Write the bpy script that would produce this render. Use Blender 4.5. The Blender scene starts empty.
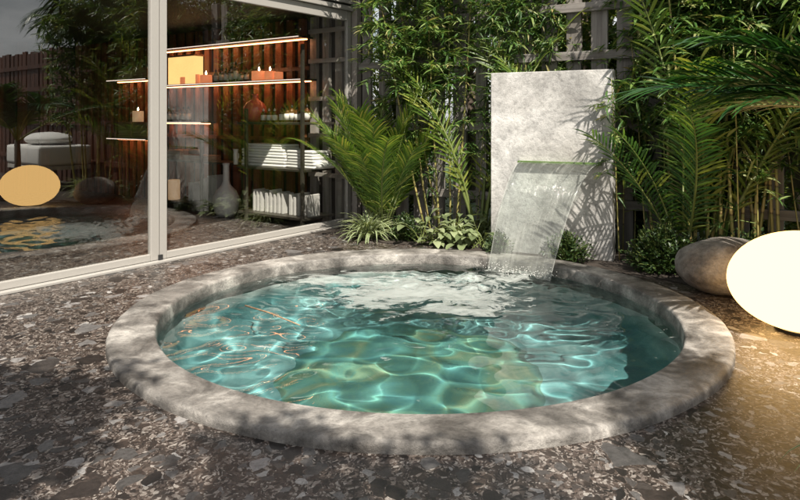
import bpy, math, random
from mathutils import Vector, Matrix, noise
R=random.Random(7)
S=bpy.context.scene
COL=S.collection
PI=math.pi
rad=math.radians

# ------------------------------------------------------------------ materials
class NT:
    def __init__(s,name):
        s.m=bpy.data.materials.new(name); s.m.use_nodes=True; s.t=s.m.node_tree; s.n=s.t.nodes
        s.n.clear(); s.out=s.n.new('ShaderNodeOutputMaterial')
    def a(s,typ,ins=None,**kw):
        n=s.n.new(typ)
        for k,v in kw.items(): setattr(n,k,v)
        if ins:
            for k,v in ins.items(): s.set(n,k,v)
        return n
    def set(s,n,k,v):
        i=n.inputs[k]
        if isinstance(v,bpy.types.NodeSocket): s.t.links.new(v,i)
        elif isinstance(v,(tuple,list)) and len(v)==3 and i.type=='RGBA': i.default_value=(*v,1)
        else: i.default_value=v
    def ramp(s,fac,stops,interp='LINEAR'):
        n=s.n.new('ShaderNodeValToRGB'); r=n.color_ramp; r.interpolation=interp
        while len(r.elements)<len(stops): r.elements.new(.5)
        for e,(p,c) in zip(r.elements,stops):
            e.position=p; e.color=(*c,1) if isinstance(c,(tuple,list)) else (c,c,c,1)
        s.t.links.new(fac,n.inputs[0]); return n.outputs[0]
    def mix(s,f,a,b,bt='MIX'):
        n=s.n.new('ShaderNodeMix'); n.data_type='RGBA'; n.blend_type=bt
        s.set(n,0,f)
        for i,v in ((6,a),(7,b)):
            if isinstance(v,bpy.types.NodeSocket): s.t.links.new(v,n.inputs[i])
            else: n.inputs[i].default_value=(*v,1) if len(v)==3 else v
        return n.outputs[2]
    def math(s,op,a,b=0.,c=None):
        n=s.n.new('ShaderNodeMath'); n.operation=op; s.set(n,0,a); s.set(n,1,b)
        if c is not None: s.set(n,2,c)
        return n.outputs[0]
    def pos(s): return s.a('ShaderNodeNewGeometry').outputs['Position']
    def objc(s): return s.a('ShaderNodeTexCoord').outputs['Object']
    def noise(s,vec,scale,det=4,rough=.55,dist=0.):
        n=s.a('ShaderNodeTexNoise',{'Scale':scale,'Detail':det,'Roughness':rough,'Distortion':dist,'Vector':vec}); return n.outputs[0]
    def mapv(s,vec,sc=(1,1,1),rot=(0,0,0)):
        return s.a('ShaderNodeMapping',{'Vector':vec,'Scale':sc,'Rotation':rot}).outputs[0]
    def bump(s,h,strength=.3,dist=.01):
        return s.a('ShaderNodeBump',{'Height':h,'Strength':strength,'Distance':dist}).outputs[0]
    def pbr(s,col,rough=.6,bump=None,**kw):
        ins={'Base Color':col,'Roughness':rough}
        for k,v in kw.items(): ins[k.replace('_',' ')]=v
        n=s.a('ShaderNodeBsdfPrincipled',ins)
        if bump is not None: s.t.links.new(bump,n.inputs['Normal'])
        s.t.links.new(n.outputs[0],s.out.inputs[0]); return n
    def done(s,sh=None):
        if sh is not None: s.t.links.new(sh,s.out.inputs[0])
        return s.m

def m_simple(name,col,rough=.5,nz=.15,scale=12,**kw):
    t=NT(name); p=t.objc(); n=t.noise(p,scale,5)
    c=t.mix(n,tuple(x*(1-nz) for x in col),tuple(min(1,x*(1+nz)) for x in col))
    t.pbr(c,rough,t.bump(n,.12,.004),**kw); return t.done()

def m_terrazzo():
    t=NT('terrazzo'); p=t.pos()
    wob=t.a('ShaderNodeTexNoise',{'Scale':9.,'Detail':2.,'Vector':p}).outputs[1]
    pw=t.a('ShaderNodeVectorMath',{0:p,1:t.a('ShaderNodeVectorMath',{0:wob,'Scale':.09},operation='SCALE').outputs[0]},operation='ADD').outputs[0]
    base=t.ramp(t.noise(p,14,6,.65),[(.3,(.013,.010,.008)),(.5,(.048,.035,.028)),(.75,(.14,.10,.08))])
    col=base; rough=None
    def layer(col,scale,keep,pal,edge,stretch=(1.15,.9,1),rot=0.):
        v=t.mapv(pw,tuple(scale*q for q in stretch),(0,0,rot))
        a=t.a('ShaderNodeTexVoronoi',{'Vector':v,'Scale':1.,'Randomness':1.},feature='F1')
        e=t.a('ShaderNodeTexVoronoi',{'Vector':v,'Scale':1.,'Randomness':1.},feature='DISTANCE_TO_EDGE').outputs[0]
        sep=t.a('ShaderNodeSeparateColor',{0:a.outputs['Color']})
        k=t.math('GREATER_THAN',sep.outputs[0],1-keep)
        ed=t.math('GREATER_THAN',e,edge)
        c=t.ramp(sep.outputs[1],pal,'LINEAR')
        veins=t.noise(v,3.5,5,.7)
        c=t.mix(.65,c,t.ramp(veins,[(.35,.25),(.65,1.)]),'MULTIPLY')
        return t.mix(t.math('MULTIPLY',k,ed),col,c)
    pal=[(0,(.014,.011,.010)),(.35,(.050,.037,.030)),(.6,(.13,.10,.085)),(.85,(.29,.25,.22)),(1,(.42,.38,.34))]
    pal2=[(0,(.012,.010,.009)),(.3,(.045,.032,.025)),(.6,(.09,.082,.078)),(.82,(.20,.19,.185)),(1,(.50,.48,.46))]
    pal3=[(0,(.012,.010,.009)),(.35,(.04,.030,.025)),(.65,(.075,.070,.067)),(.85,(.14,.133,.13)),(1,(.36,.34,.33))]
    col=layer(col,110,.75,pal,.03)
    col=layer(col,52,.42,pal,.05,(1.2,.95,1),.6)
    col=layer(col,24,.26,pal2,.05,(1.1,.9,1),2.)
    col=layer(col,13,.11,pal3,.05,(1.15,.95,1),.3)
    col=layer(col,7.5,.07,pal3,.05,(1.1,.9,1),1.1)
    big=t.noise(p,.8,3)
    col=t.mix(.5,col,t.ramp(big,[(.3,(.72,.70,.70)),(.7,(1.,.93,.86))]),'MULTIPLY')
    rn=t.noise(p,60,4)
    col=t.mix(1.,col,(.84,.86,.87),'MULTIPLY')
    t.pbr(col,t.math('MULTIPLY_ADD',rn,.35,.22),t.bump(t.noise(p,70,4),.18,.003)); return t.done()

def m_stone(name,a,b,c,scale=2.2,pits=True,rough=.75,spec=.4):
    t=NT(name); p=t.pos()
    n1=t.noise(p,scale,9,.62,.6); n2=t.noise(p,scale*5,8,.7)
    col=t.ramp(n1,[(.36,a),(.5,b),(.64,c)])
    col=t.mix(.75,col,t.ramp(n2,[(.3,.55),(.5,.9),(.72,1.15)]),'MULTIPLY')
    n3=t.noise(p,scale*22,6,.75)
    col=t.mix(.5,col,t.ramp(n3,[(.36,.45),(.5,1.)]),'MULTIPLY')
    pit=t.a('ShaderNodeTexVoronoi',{'Vector':p,'Scale':scale*32}).outputs[0]; pm=t.ramp(t.math('ADD',pit,t.math('MULTIPLY',n2,.9)),[(.34,.35),(.46,1.)]); col=t.mix(.7,col,pm,'MULTIPLY')
    stn=t.noise(p,scale*.75,7,.7,1.2); col=t.mix(.8,col,t.ramp(stn,[(.40,.52),(.50,.88),(.56,1.08)]),'MULTIPLY')
    h=t.math('ADD',t.math('ADD',n2,t.math('MULTIPLY',n3,.6)),t.math('MULTIPLY',pm,.35))
    t.pbr(col,rough,t.bump(h,.8,.012)); return t.done()

def m_wood(name,a,b,c,rough=.7,axis=2,sp=1.):
    t=NT(name); p=t.objc(); sc=[18*sp]*3; sc[axis]=1.2
    rnd=t.a('ShaderNodeNewGeometry').outputs['Random Per Island']
    n=t.noise(t.mapv(p,tuple(sc)),1.,7,.65,.5)
    col=t.ramp(n,[(.28,a),(.5,b),(.75,c)])
    col=t.mix(.5,col,t.ramp(t.noise(p,1.3,3),[(.3,.6),(.7,1.1)]),'MULTIPLY')
    t.pbr(col,rough,t.bump(n,.3,.004)); return t.done()

def m_leaf(name,stops,trans=.35,rough=.42,stripe=None):
    t=NT(name)
    g=t.a('ShaderNodeNewGeometry')
    col=t.ramp(g.outputs['Random Per Island'],stops)
    n=t.noise(t.objc(),3.,2)
    col=t.mix(.6,col,t.ramp(n,[(.3,.65),(.7,1.2)]),'MULTIPLY')
    if stripe:
        uv=t.a('ShaderNodeUVMap').outputs[0]
        sx=t.a('ShaderNodeSeparateXYZ',{0:uv}).outputs[0]
        d=t.math('ABSOLUTE',t.math('SUBTRACT',sx,.5))
        col=t.mix(t.math('GREATER_THAN',d,.27),col,stripe)
    pr=t.a('ShaderNodeBsdfPrincipled',{'Base Color':col,'Roughness':rough,'Specular IOR Level':.45})
    tr=t.a('ShaderNodeBsdfTranslucent',{'Color':t.mix(1.,col,(1.3,1.25,.6),'MULTIPLY')})
    mx=t.a('ShaderNodeMixShader',{0:trans,1:pr.outputs[0],2:tr.outputs[0]})
    return t.done(mx.outputs[0])

def m_emit(name,col,st,nz=None):
    t=NT(name)
    c=col
    if nz: c=t.mix(t.noise(t.objc(),nz,2),col,tuple(x*.8 for x in col))
    return t.done(t.a('ShaderNodeEmission',{'Color':c,'Strength':st}).outputs[0])

def m_glass(name,refl,tint,rough=0.):
    t=NT(name)
    tr=t.a('ShaderNodeBsdfTransparent',{'Color':tint}); gl=t.a('ShaderNodeBsdfGlossy',{'Color':(.95,.97,.96),'Roughness':rough})
    fr=t.math('MULTIPLY',t.math('POWER',t.a('ShaderNodeLayerWeight',{'Blend':.5}).outputs['Facing'],5.),.8)
    f=t.math('MINIMUM',t.math('ADD',fr,refl),1.)
    return t.done(t.a('ShaderNodeMixShader',{0:f,1:tr.outputs[0],2:gl.outputs[0]}).outputs[0])

M={}
M['terrazzo']=m_terrazzo()
M['rim']=m_stone('rim_stone',(.070,.063,.056),(.21,.195,.176),(.43,.405,.37),3.4,rough=.5)
M['slab']=m_stone('slab_concrete',(.40,.385,.36),(.52,.505,.48),(.61,.595,.57),1.3)
M['boulder']=m_stone('boulder_stone',(.10,.08,.065),(.24,.21,.18),(.40,.37,.34),3.)
M['frame']=m_simple('beige_metal',(.32,.305,.28),.38,.05,40)
M['frame_dark']=m_simple('gasket',(.02,.02,.02),.6)
M['plaster']=m_simple('taupe_render',(.25,.225,.20),.85,.2,9)
M['greywood']=m_wood('weathered_wood',(.085,.074,.064),(.19,.172,.155),(.32,.30,.275))
M['greywood_h']=m_wood('weathered_wood_rail',(.085,.074,.064),(.19,.172,.155),(.31,.29,.265),axis=0)
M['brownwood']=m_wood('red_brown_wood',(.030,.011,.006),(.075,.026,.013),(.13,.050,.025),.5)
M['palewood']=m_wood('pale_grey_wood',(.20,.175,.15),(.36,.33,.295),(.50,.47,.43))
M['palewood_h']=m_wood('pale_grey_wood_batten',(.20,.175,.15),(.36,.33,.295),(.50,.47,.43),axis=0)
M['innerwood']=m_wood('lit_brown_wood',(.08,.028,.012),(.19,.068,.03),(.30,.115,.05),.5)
M['darkpanel']=m_simple('dark_panel',(.022,.015,.012),.6)
M['metal']=m_simple('bronze_metal',(.085,.075,.058),.45,.15,30,Metallic=.5)
M['blackmetal']=m_simple('black_metal',(.02,.02,.02),.35,Metallic=.6)
M['white']=m_simple('white_cotton',(.80,.79,.76),.95,.05,60)
M['cream']=m_simple('cream_cover',(.55,.52,.47),.8,.15,30)
M['ceramic']=m_simple('white_ceramic',(.62,.60,.57),.4)
M['redglass']=m_simple('coral_glass',(.62,.09,.08),.12,.1,5)
M['amber']=m_simple('amber_glass',(.12,.045,.015),.08)
M['label']=m_simple('paper_label',(.75,.72,.66),.8)
M['wax']=None
t=NT('candle_wax'); t.pbr((.75,.33,.20),.5,None,Emission_Color=(1.,.30,.12,1),Emission_Strength=.35); M['wax']=t.done()
t=NT('ivory_wax'); t.pbr((.80,.72,.60),.5,None,Emission_Color=(1.,.6,.3,1),Emission_Strength=.15); M['ivory']=t.done()
M['flame']=m_emit('flame',(1.,.75,.4),14)
M['led']=m_emit('led_strip',(1.,.80,.68),.75)
M['led2']=m_emit('soft_led',(1.,.62,.36),2.)
M['warmled']=m_emit('amber_led',(1.,.36,.14),6.5)
M['lantern']=m_emit('lantern_shade',(1.,.56,.20),.95,4)
M['egg']=m_emit('opal_lamp',(1.,.595,.215),2.15)
M['rattan']=m_wood('rattan',(.10,.05,.025),(.32,.19,.10),(.55,.38,.24),axis=0,sp=2.)
M['soil']=m_simple('soil',(.03,.022,.016),.95,.5,18)
M['turf']=m_simple('turf',(.04,.07,.02),.95,.5,5)
M['cane']=None
t=NT('bamboo_cane'); p=t.objc(); z=t.a('ShaderNodeSeparateXYZ',{0:p}).outputs[2]
fr=t.math('FRACT',t.math('MULTIPLY',z,4.2)); col=t.ramp(fr,[(0,(.09,.06,.02)),(.05,(.14,.10,.04)),(.08,(.40,.31,.14)),(.5,(.30,.27,.10)),(1,(.22,.22,.075))])
col=t.mix(.6,col,t.ramp(t.noise(p,6,3),[(.3,(.6,.75,.5)),(.7,(1.2,1.1,.9))]),'MULTIPLY'); t.pbr(col,.35); M['cane']=t.done()
M['stemgreen']=m_simple('green_stem',(.12,.15,.04),.5)
M['bark']=m_wood('bark',(.03,.022,.016),(.10,.075,.055),(.19,.15,.12),.9,sp=.5)
M['bleaf']=m_leaf('bamboo_leaf',[(0,(.026,.072,.016)),(.45,(.070,.145,.032)),(.75,(.15,.23,.055)),(.96,(.30,.33,.13)),(1,(.32,.24,.10))])
M['pleaf']=m_leaf('palm_leaf',[(0,(.020,.060,.014)),(.5,(.045,.115,.022)),(.85,(.10,.18,.03)),(1,(.26,.28,.06))],.38)
M['ypleaf']=m_leaf('yellow_palm_leaf',[(0,(.07,.13,.02)),(.5,(.14,.21,.03)),(1,(.30,.33,.07))],.4)
M['gpleaf']=m_leaf('green_palm_leaf',[(0,(.045,.105,.015)),(.5,(.10,.18,.024)),(.85,(.20,.27,.04)),(.97,(.30,.32,.08)),(1,(.28,.18,.07))],.38)
M['dpleaf']=m_leaf('dark_palm_leaf',[(0,(.010,.040,.010)),(.6,(.022,.075,.016)),(1,(.06,.12,.03))],.25,.32)
M['dleaf']=m_leaf('shrub_leaf',[(0,(.012,.030,.008)),(.6,(.030,.060,.014)),(1,(.07,.11,.03))],.2)
M['hleaf']=m_leaf('broad_leaf',[(0,(.09,.12,.05)),(.5,(.17,.21,.10)),(1,(.30,.34,.19))],.2,.4)
M['sleaf']=m_leaf('spider_leaf',[(0,(.08,.14,.04)),(.6,(.14,.21,.07)),(1,(.20,.26,.10))],.3,.45,(.46,.50,.30))
M['tleaf']=m_leaf('tree_leaf',[(0,(.03,.06,.01)),(.5,(.08,.12,.02)),(1,(.22,.25,.05))],.4)
M['glass']=m_glass('coated_glass',.17,(.95,.96,.94,1))
M['lip']=None
t=NT('green_glass_lip'); t.pbr((.07,.13,.02),.2,t.bump(t.noise(t.objc(),60,4),.5,.005),Emission_Strength=0.); M['lip']=t.done()

# basin: water tint by depth painted into the tile colour
t=NT('basin_water_tint'); p=t.pos(); z=t.a('ShaderNodeSeparateXYZ',{0:p}).outputs[2]
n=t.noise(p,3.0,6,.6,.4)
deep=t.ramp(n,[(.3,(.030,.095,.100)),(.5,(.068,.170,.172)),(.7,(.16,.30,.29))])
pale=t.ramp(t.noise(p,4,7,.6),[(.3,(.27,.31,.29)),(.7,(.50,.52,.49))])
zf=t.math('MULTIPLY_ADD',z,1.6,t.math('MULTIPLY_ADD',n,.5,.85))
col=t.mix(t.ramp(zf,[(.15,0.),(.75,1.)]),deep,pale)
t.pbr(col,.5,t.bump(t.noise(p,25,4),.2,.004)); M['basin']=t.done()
t=NT('platform_stone'); p=t.pos(); n=t.noise(p,3.2,7,.62,.5)
col=t.ramp(n,[(.38,(.036,.125,.122)),(.50,(.050,.145,.118)),(.60,(.085,.155,.10)),(.72,(.19,.23,.15))]); t.pbr(col,.6,t.bump(n,.3,.01)); M['platform']=t.done()

# pool water: refractive surface with white foam where the fall churns it
FALLC=(1.0,5.55)
t=NT('pool_water'); p=t.pos()
gl=t.a('ShaderNodeBsdfPrincipled',{'Base Color':(.95,1.,.99),'Roughness':0.,'IOR':1.33,'Specular IOR Level':.28,'Transmission Weight':1.})
sx=t.a('ShaderNodeSeparateXYZ',{0:p}); X=sx.outputs[0]; Y=sx.outputs[1]
def blob(cx,cy,rx,ry,rot):
    v=t.a('ShaderNodeVectorMath',{0:p,1:(cx,cy,-.05)},operation='SUBTRACT').outputs[0]
    v=t.mapv(v,(1,1,1),(0,0,rot)); v=t.a('ShaderNodeVectorMath',{0:v,1:(rx,ry,9.)},operation='DIVIDE').outputs[0]
    l=t.a('ShaderNodeVectorMath',{0:v},operation='LENGTH').outputs['Value']
    return t.math('MAXIMUM',t.math('SUBTRACT',1.,l),0.)
bl=t.math('ADD',t.math('MULTIPLY',blob(.12,5.12,1.05,.80,.35),1.2),t.math('ADD',t.math('MULTIPLY',blob(.95,5.65,.55,.42,-.5),.7),t.math('MULTIPLY',blob(-.75,5.55,.65,.38,-.4),.55)))
str_=t.mapv(p,(1.,1.7,1.),(0,0,.35))
fn=t.noise(str_,4.6,9,.70,1.2)
fm=t.math('ADD',t.math('MULTIPLY',bl,.36),t.math('MULTIPLY_ADD',t.noise(str_,1.7,3),.35,t.math('SUBTRACT',fn,.17)))
mask=t.ramp(fm,[(.665,0.),(.69,.6),(.86,1.)])
fo=t.a('ShaderNodeBsdfPrincipled',{'Base Color':(.50,.53,.50),'Roughness':.6})
t.t.links.new(t.bump(t.noise(p,50,5),.3,.006),fo.inputs['Normal'])
msk=t.math('MULTIPLY',mask,.5)
mx=t.a('ShaderNodeMixShader',{0:msk,1:gl.outputs[0],2:fo.outputs[0]}); M['water']=t.done(mx.outputs[0])

# falling sheet
t=NT('falling_water'); uv=t.a('ShaderNodeUVMap').outputs[0]
n=t.noise(t.mapv(uv,(34,1.3,1)),1.,6,.65,.9); n2=t.noise(t.mapv(uv,(5,3.5,1)),1.,5,.6,1.)
a=t.ramp(t.math('MULTIPLY_ADD',n2,.5,t.math('MULTIPLY',n,.5)),[(.38,.0),(.52,.10),(.62,.45),(.75,1.)])
ux=t.a('ShaderNodeSeparateXYZ',{0:uv}); ex=t.math('ABSOLUTE',t.math('SUBTRACT',ux.outputs[0],.5))
a=t.math('MAXIMUM',a,t.ramp(ex,[(.482,0.),(.49,.6)]))
low=t.ramp(ux.outputs[1],[(.0,0.),(.6,.04),(1.,.22)])
a=t.math('MINIMUM',t.math('ADD',a,low),1.)
df=t.a('ShaderNodeBsdfPrincipled',{'Base Color':(.72,.72,.68),'Roughness':.25})
tl=t.a('ShaderNodeBsdfTranslucent',{'Color':(.8,.8,.74)})
wm=t.a('ShaderNodeMixShader',{0:.5,1:df.outputs[0],2:tl.outputs[0]})
tp=t.a('ShaderNodeBsdfTransparent',{'Color':(.95,.97,.96)})
gs=t.a('ShaderNodeBsdfGlossy',{'Roughness':.06,'Normal':t.bump(n,.6,.01)})
fr=t.math('MULTIPLY_ADD',t.math('POWER',t.a('ShaderNodeLayerWeight',{'Blend':.5}).outputs['Facing'],5.),.8,.03)
c1=t.a('ShaderNodeMixShader',{0:fr,1:tp.outputs[0],2:gs.outputs[0]})
mx=t.a('ShaderNodeMixShader',{0:t.math('MULTIPLY',a,.36),1:c1.outputs[0],2:wm.outputs[0]}); M['fall']=t.done(mx.outputs[0])

# ------------------------------------------------------------------ mesh helpers
class MB:
    def __init__(s): s.v=[]; s.f=[]; s.uv=None
    def add(s,vs,fs):
        o=len(s.v); s.v+= [tuple(v) for v in vs]; s.f+=[tuple(i+o for i in f) for f in fs]
        return s
    def box(s,x0,x1,y0,y1,z0,z1,bev=0.):
        b=min(bev,(x1-x0)*.45,(y1-y0)*.45,(z1-z0)*.45)
        if b<=0:
            return s.add([(x0,y0,z0),(x1,y0,z0),(x1,y1,z0),(x0,y1,z0),(x0,y0,z1),(x1,y0,z1),(x1,y1,z1),(x0,y1,z1)],
             [(0,3,2,1),(4,5,6,7),(0,1,5,4),(1,2,6,5),(2,3,7,6),(3,0,4,7)])
        import bmesh
        bm=bmesh.new(); bmesh.ops.create_cube(bm,size=1.)
        for v in bm.verts: v.co=Vector(((x0+x1)/2+v.co.x*(x1-x0),(y0+y1)/2+v.co.y*(y1-y0),(z0+z1)/2+v.co.z*(z1-z0)))
        bmesh.ops.bevel(bm,geom=bm.edges[:],offset=b,segments=2,profile=.6,affect='EDGES')
        bm.verts.index_update(); s.add([v.co for v in bm.verts],[[v.index for v in f.verts] for f in bm.faces]); bm.free(); return s
    def tube(s,pts,rs,n=8,cap=True):
        pts=[Vector(p) for p in pts]; o=len(s.v); k=len(pts)
        if not hasattr(rs,'__len__'): rs=[rs]*k
        for i,p in enumerate(pts):
            d=(pts[min(i+1,k-1)]-pts[max(i-1,0)]).normalized()
            a=d.cross(Vector((0,0,1)) if abs(d.z)<.9 else Vector((1,0,0))).normalized(); b=d.cross(a)
            for j in range(n):
                q=2*PI*j/n; s.v.append(tuple(p+(a*math.cos(q)+b*math.sin(q))*rs[i]))
        for i in range(k-1):
            for j in range(n): s.f.append((o+i*n+j,o+i*n+(j+1)%n,o+(i+1)*n+(j+1)%n,o+(i+1)*n+j))
        if cap: s.f.append(tuple(o+j for j in range(n))[::-1]); s.f.append(tuple(o+(k-1)*n+j for j in range(n)))
        return s
    def lathe(s,prof,n=32,c=(0,0,0),sx=1.,sy=1.,closed=False):
        o=len(s.v); k=len(prof)
        for r,z in prof:
            for j in range(n):
                q=2*PI*j/n; s.v.append((c[0]+r*sx*math.cos(q),c[1]+r*sy*math.sin(q),c[2]+z))
        for i in range(k-1+(1 if closed else 0)):
            i2=(i+1)%k
            for j in range(n): s.f.append((o+i*n+j,o+i*n+(j+1)%n,o+i2*n+(j+1)%n,o+i2*n+j))
        return s
    def leaf(s,base,dir,up,L,W,fold=.25,droop=.0,segs=2,wide=.4):
        """a folded lance-shaped blade of one island"""
        d=dir.normalized(); sd=d.cross(up)
        if sd.length<1e-3: sd=d.cross(Vector((1,0,.1)))
        sd.normalize(); nn=sd.cross(d)
        o=len(s.v); mids=[]; 
        ws=[.12]+[1.,]*(segs-1)+[0.]
        if segs==2: tt=[0,wide,1.]; ws=[.1,1,0]
        elif segs==3: tt=[0,.28,.65,1.]; ws=[.15,.95,.75,0]
        else: tt=[0,.15,.4,.7,1.]; ws=[.2,.8,1.,.7,0]
        rows=[]
        for a,w in zip(tt,ws):
            c=base+d*(L*a)+Vector((0,0,-1))*(droop*L*a*a)
            if w==0: rows.append([len(s.v)]); s.v.append(tuple(c))
            else:
                i=len(s.v); s.v.append(tuple(c-sd*(W*.5*w)+nn*(fold*W*.5*w))); s.v.append(tuple(c)); s.v.append(tuple(c+sd*(W*.5*w)+nn*(fold*W*.5*w))); rows.append([i,i+1,i+2])
        for r0,r1 in zip(rows[:-1],rows[1:]):
            if len(r1)==3: s.f.append((r0[0],r0[1],r1[1],r1[0])); s.f.append((r0[1],r0[2],r1[2],r1[1]))
            else: s.f.append((r0[0],r0[1],r1[0])); s.f.append((r0[1],r0[2],r1[0]))
    def build(s,name,mat,parent=None,smooth=False,loc=None,kind=None):
        me=bpy.data.meshes.new(name); me.from_pydata(s.v,[],s.f); me.update()
        if mat is not None: me.materials.append(mat)
        if smooth: me.polygons.foreach_set('use_smooth',[True]*len(me.polygons))
        o=bpy.data.objects.new(name,me); COL.objects.link(o)
        if parent is not None: o.parent=parent
        if loc is not None: o.location=loc
        if kind: o['kind']=kind
        return o

def tag(o,label,cat,group=None):
    o['label']=label; o['category']=cat
    if group: o['group']=group
    return o
def thing(name,label,cat,loc=(0,0,0),rz=0.,group=None):
    o=bpy.data.objects.new(name,None); o.empty_display_size=.1; COL.objects.link(o)
    o.location=loc; o.rotation_euler=(0,0,rz); return tag(o,label,cat,group)
def kids(o): return [c for c in bpy.data.objects if c.parent is o]
def copy_tree(o,parent=None):
    c=o.copy(); COL.objects.link(c); c.parent=parent
    for ch in kids(o): copy_tree(ch,c)
    return c
def dup(o,label,loc,rz=0.,sc=1.,group=None):
    c=copy_tree(o); c.location=loc; c.rotation_euler=(0,0,rz); c.scale=(sc,sc,sc) if not hasattr(sc,'__len__') else sc
    c['label']=label
    if group: c['group']=group
    return c
def struct(mb,name,mat,smooth=False):
    return mb.build(name,mat,None,smooth,kind='structure')

# ------------------------------------------------------------------ camera, light, sky
cd=bpy.data.cameras.new('camera'); cam=bpy.data.objects.new('camera',cd); COL.objects.link(cam); S.camera=cam
cam.location=(0,0,1.3); cam.rotation_euler=(PI/2,0,0); cd.sensor_width=36; cd.lens=30.; cd.shift_y=-.165; cd.clip_end=500; cd.clip_start=.05
SUN=Vector((.30,-.95,1.36)).normalized()
ld=bpy.data.lights.new('sun','SUN'); ld.energy=5.; ld.angle=rad(.5); ld.color=(1.,.93,.83)
lo=bpy.data.objects.new('sun',ld); COL.objects.link(lo); lo.rotation_euler=SUN.to_track_quat('Z','Y').to_euler(); lo.location=(3,-9,14)
ld.cycles.is_caustics_light=True
w=bpy.data.worlds.new('World'); S.world=w; w.use_nodes=True; wt=w.node_tree; wt.nodes.clear()
wo=wt.nodes.new('ShaderNodeOutputWorld'); bg=wt.nodes.new('ShaderNodeBackground'); sk=wt.nodes.new('ShaderNodeTexSky')
sk.sky_type='NISHITA'; sk.sun_disc=False; sk.sun_elevation=math.asin(SUN.z); sk.sun_rotation=math.atan2(SUN.x,SUN.y); sk.air_density=1.2; sk.dust_density=2.
tc=wt.nodes.new('ShaderNodeTexCoord'); mp=wt.nodes.new('ShaderNodeMapping'); mp.inputs['Scale'].default_value=(1,1,2.6)
cn=wt.nodes.new('ShaderNodeTexNoise'); cn.inputs['Scale'].default_value=2.4; cn.inputs['Detail'].default_value=8; cn.inputs['Roughness'].default_value=.6
cr=wt.nodes.new('ShaderNodeValToRGB'); cr.color_ramp.elements[0].position=.34; cr.color_ramp.elements[1].position=.6
cm=wt.nodes.new('ShaderNodeMix'); cm.data_type='RGBA'; cm.inputs[7].default_value=(14.,14.,14.,1)
L=wt.links.new
L(tc.outputs['Generated'],mp.inputs[0]); L(mp.outputs[0],cn.inputs['Vector']); L(cn.outputs[0],cr.inputs[0]); L(cr.outputs[0],cm.inputs[0]); L(sk.outputs[0],cm.inputs[6]); L(cm.outputs[2],bg.inputs[0]); L(bg.outputs[0],wo.inputs[0])
bg.inputs[1].default_value=.043
S.view_settings.view_transform='Standard'; S.view_settings.look='None'; S.view_settings.gamma=1; S.view_settings.use_curve_mapping=False
S.view_settings.exposure=.92
S.cycles.use_denoising=True
S.cycles.max_bounces=8; S.cycles.transparent_max_bounces=16; S.cycles.diffuse_bounces=3; S.cycles.glossy_bounces=4; S.cycles.transmission_bounces=6
S.cycles.sample_clamp_indirect=6.; S.cycles.blur_glossy=.3

# ------------------------------------------------------------------ ground
PX,PY=.116,4.485; RO,RI=1.915,1.655; WZ=-.04
mb=MB(); n=96; rr=[1.82,2.4,3.5,6,12,30,90,260]
mb.lathe([(r,0.) for r in rr],n,(PX,PY,0)); struct(mb,'ground',M['terrazzo'])
e=Vector((.853,-.522,0)); FO=Vector((-.48,8.2,0)); nrm=Vector((.522,.853,0))   # fence frame
def F(a,b,z=0.): return FO+e*a+nrm*b+Vector((0,0,z))
# planting bed along the fence, with slightly lumpy edge
mb=MB(); pts=[]
N=60
for i in range(N+1):
    a=-.15+10.5*i/N
    if a<2.6: off=-.85+.08*math.sin(a*5)
    else: off=-.95-.25*min(1,(a-2.6)/1.5)+.07*math.sin(a*4)
    if a>4.2: off=-1.2-.9*min(1.,(a-4.2)/1.5)
    p=F(a,off)
    d=Vector((p.x-PX,p.y-PY,0))
    if d.length<1.96: p=Vector((PX,PY,0))+d.normalized()*1.96
    pts.append((p,F(a,.1)))
for i in range(N):
    mb.add([pts[i][0],pts[i+1][0],pts[i+1][1],pts[i][1]],[(0,1,2,3)])
for i in range(len(mb.v)): mb.v[i]=(mb.v[i][0],mb.v[i][1],.006)
struct(mb,'soil_bed',M['soil'])
mb=MB(); q=[F(-4,.12),F(60,.12),F(60,80),F(-4,80)]; mb.add([(a.x,a.y,.005) for a in q],[(0,1,2,3)]); struct(mb,'lawn',M['turf'])

# ------------------------------------------------------------------ pool
pool=thing('plunge_pool','round sunken plunge pool with a wide mottled grey stone rim','plunge pool',(PX,PY,0))
prof=[(RI-.012,-.30),(RI-.004,-.02),(RI-.001,.03),(RI+.003,.043),(RI+.014,.049),(RI+.12,.050),(RO-.030,.050),(RO-.012,.047),(RO-.003,.038),(RO,.026),(RO,.012),(RO+.002,-.05),(RO-.05,-.30)]
mb=MB(); n=200; k=len(prof)
for r,z in prof:
    for j in range(n):
        q=2*PI*j/n; w_=.006*noise.noise(Vector((math.cos(q)*4,math.sin(q)*4,r*3)))+.003*noise.noise(Vector((math.cos(q)*17,math.sin(q)*17,z*20)))
        f=1. if abs(z)<.06 else 0.
        mb.v.append(((r+w_*f)*math.cos(q),(r+w_*f)*math.sin(q),z+w_*.4*f))
for i in range(k):
    for j in range(n): mb.f.append((i*n+j,i*n+(j+1)%n,((i+1)%k)*n+(j+1)%n,((i+1)%k)*n+j))
rim=mb.build('rim',M['rim'],pool,True)
mb=MB(); mb.lathe([(RI-.006,-.29),(RI-.02,-.42),(1.60,-.60),(1.52,-.74),(1.40,-.82),(1.2,-.86),(.001,-.87)],128)
basin=mb.build('basin',M['basin'],pool,True); basin.cycles.is_caustics_receiver=True; rim.cycles.is_caustics_receiver=True
mb=MB(); mb.lathe([(.86,-.868),(.80,-.81),(.74,-.78),(.66,-.77),(.001,-.765)],96)
plat=mb.build('round_step',M['platform'],pool,True); plat.location=(-.04,-.2,0); plat.cycles.is_caustics_receiver=True
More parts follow.
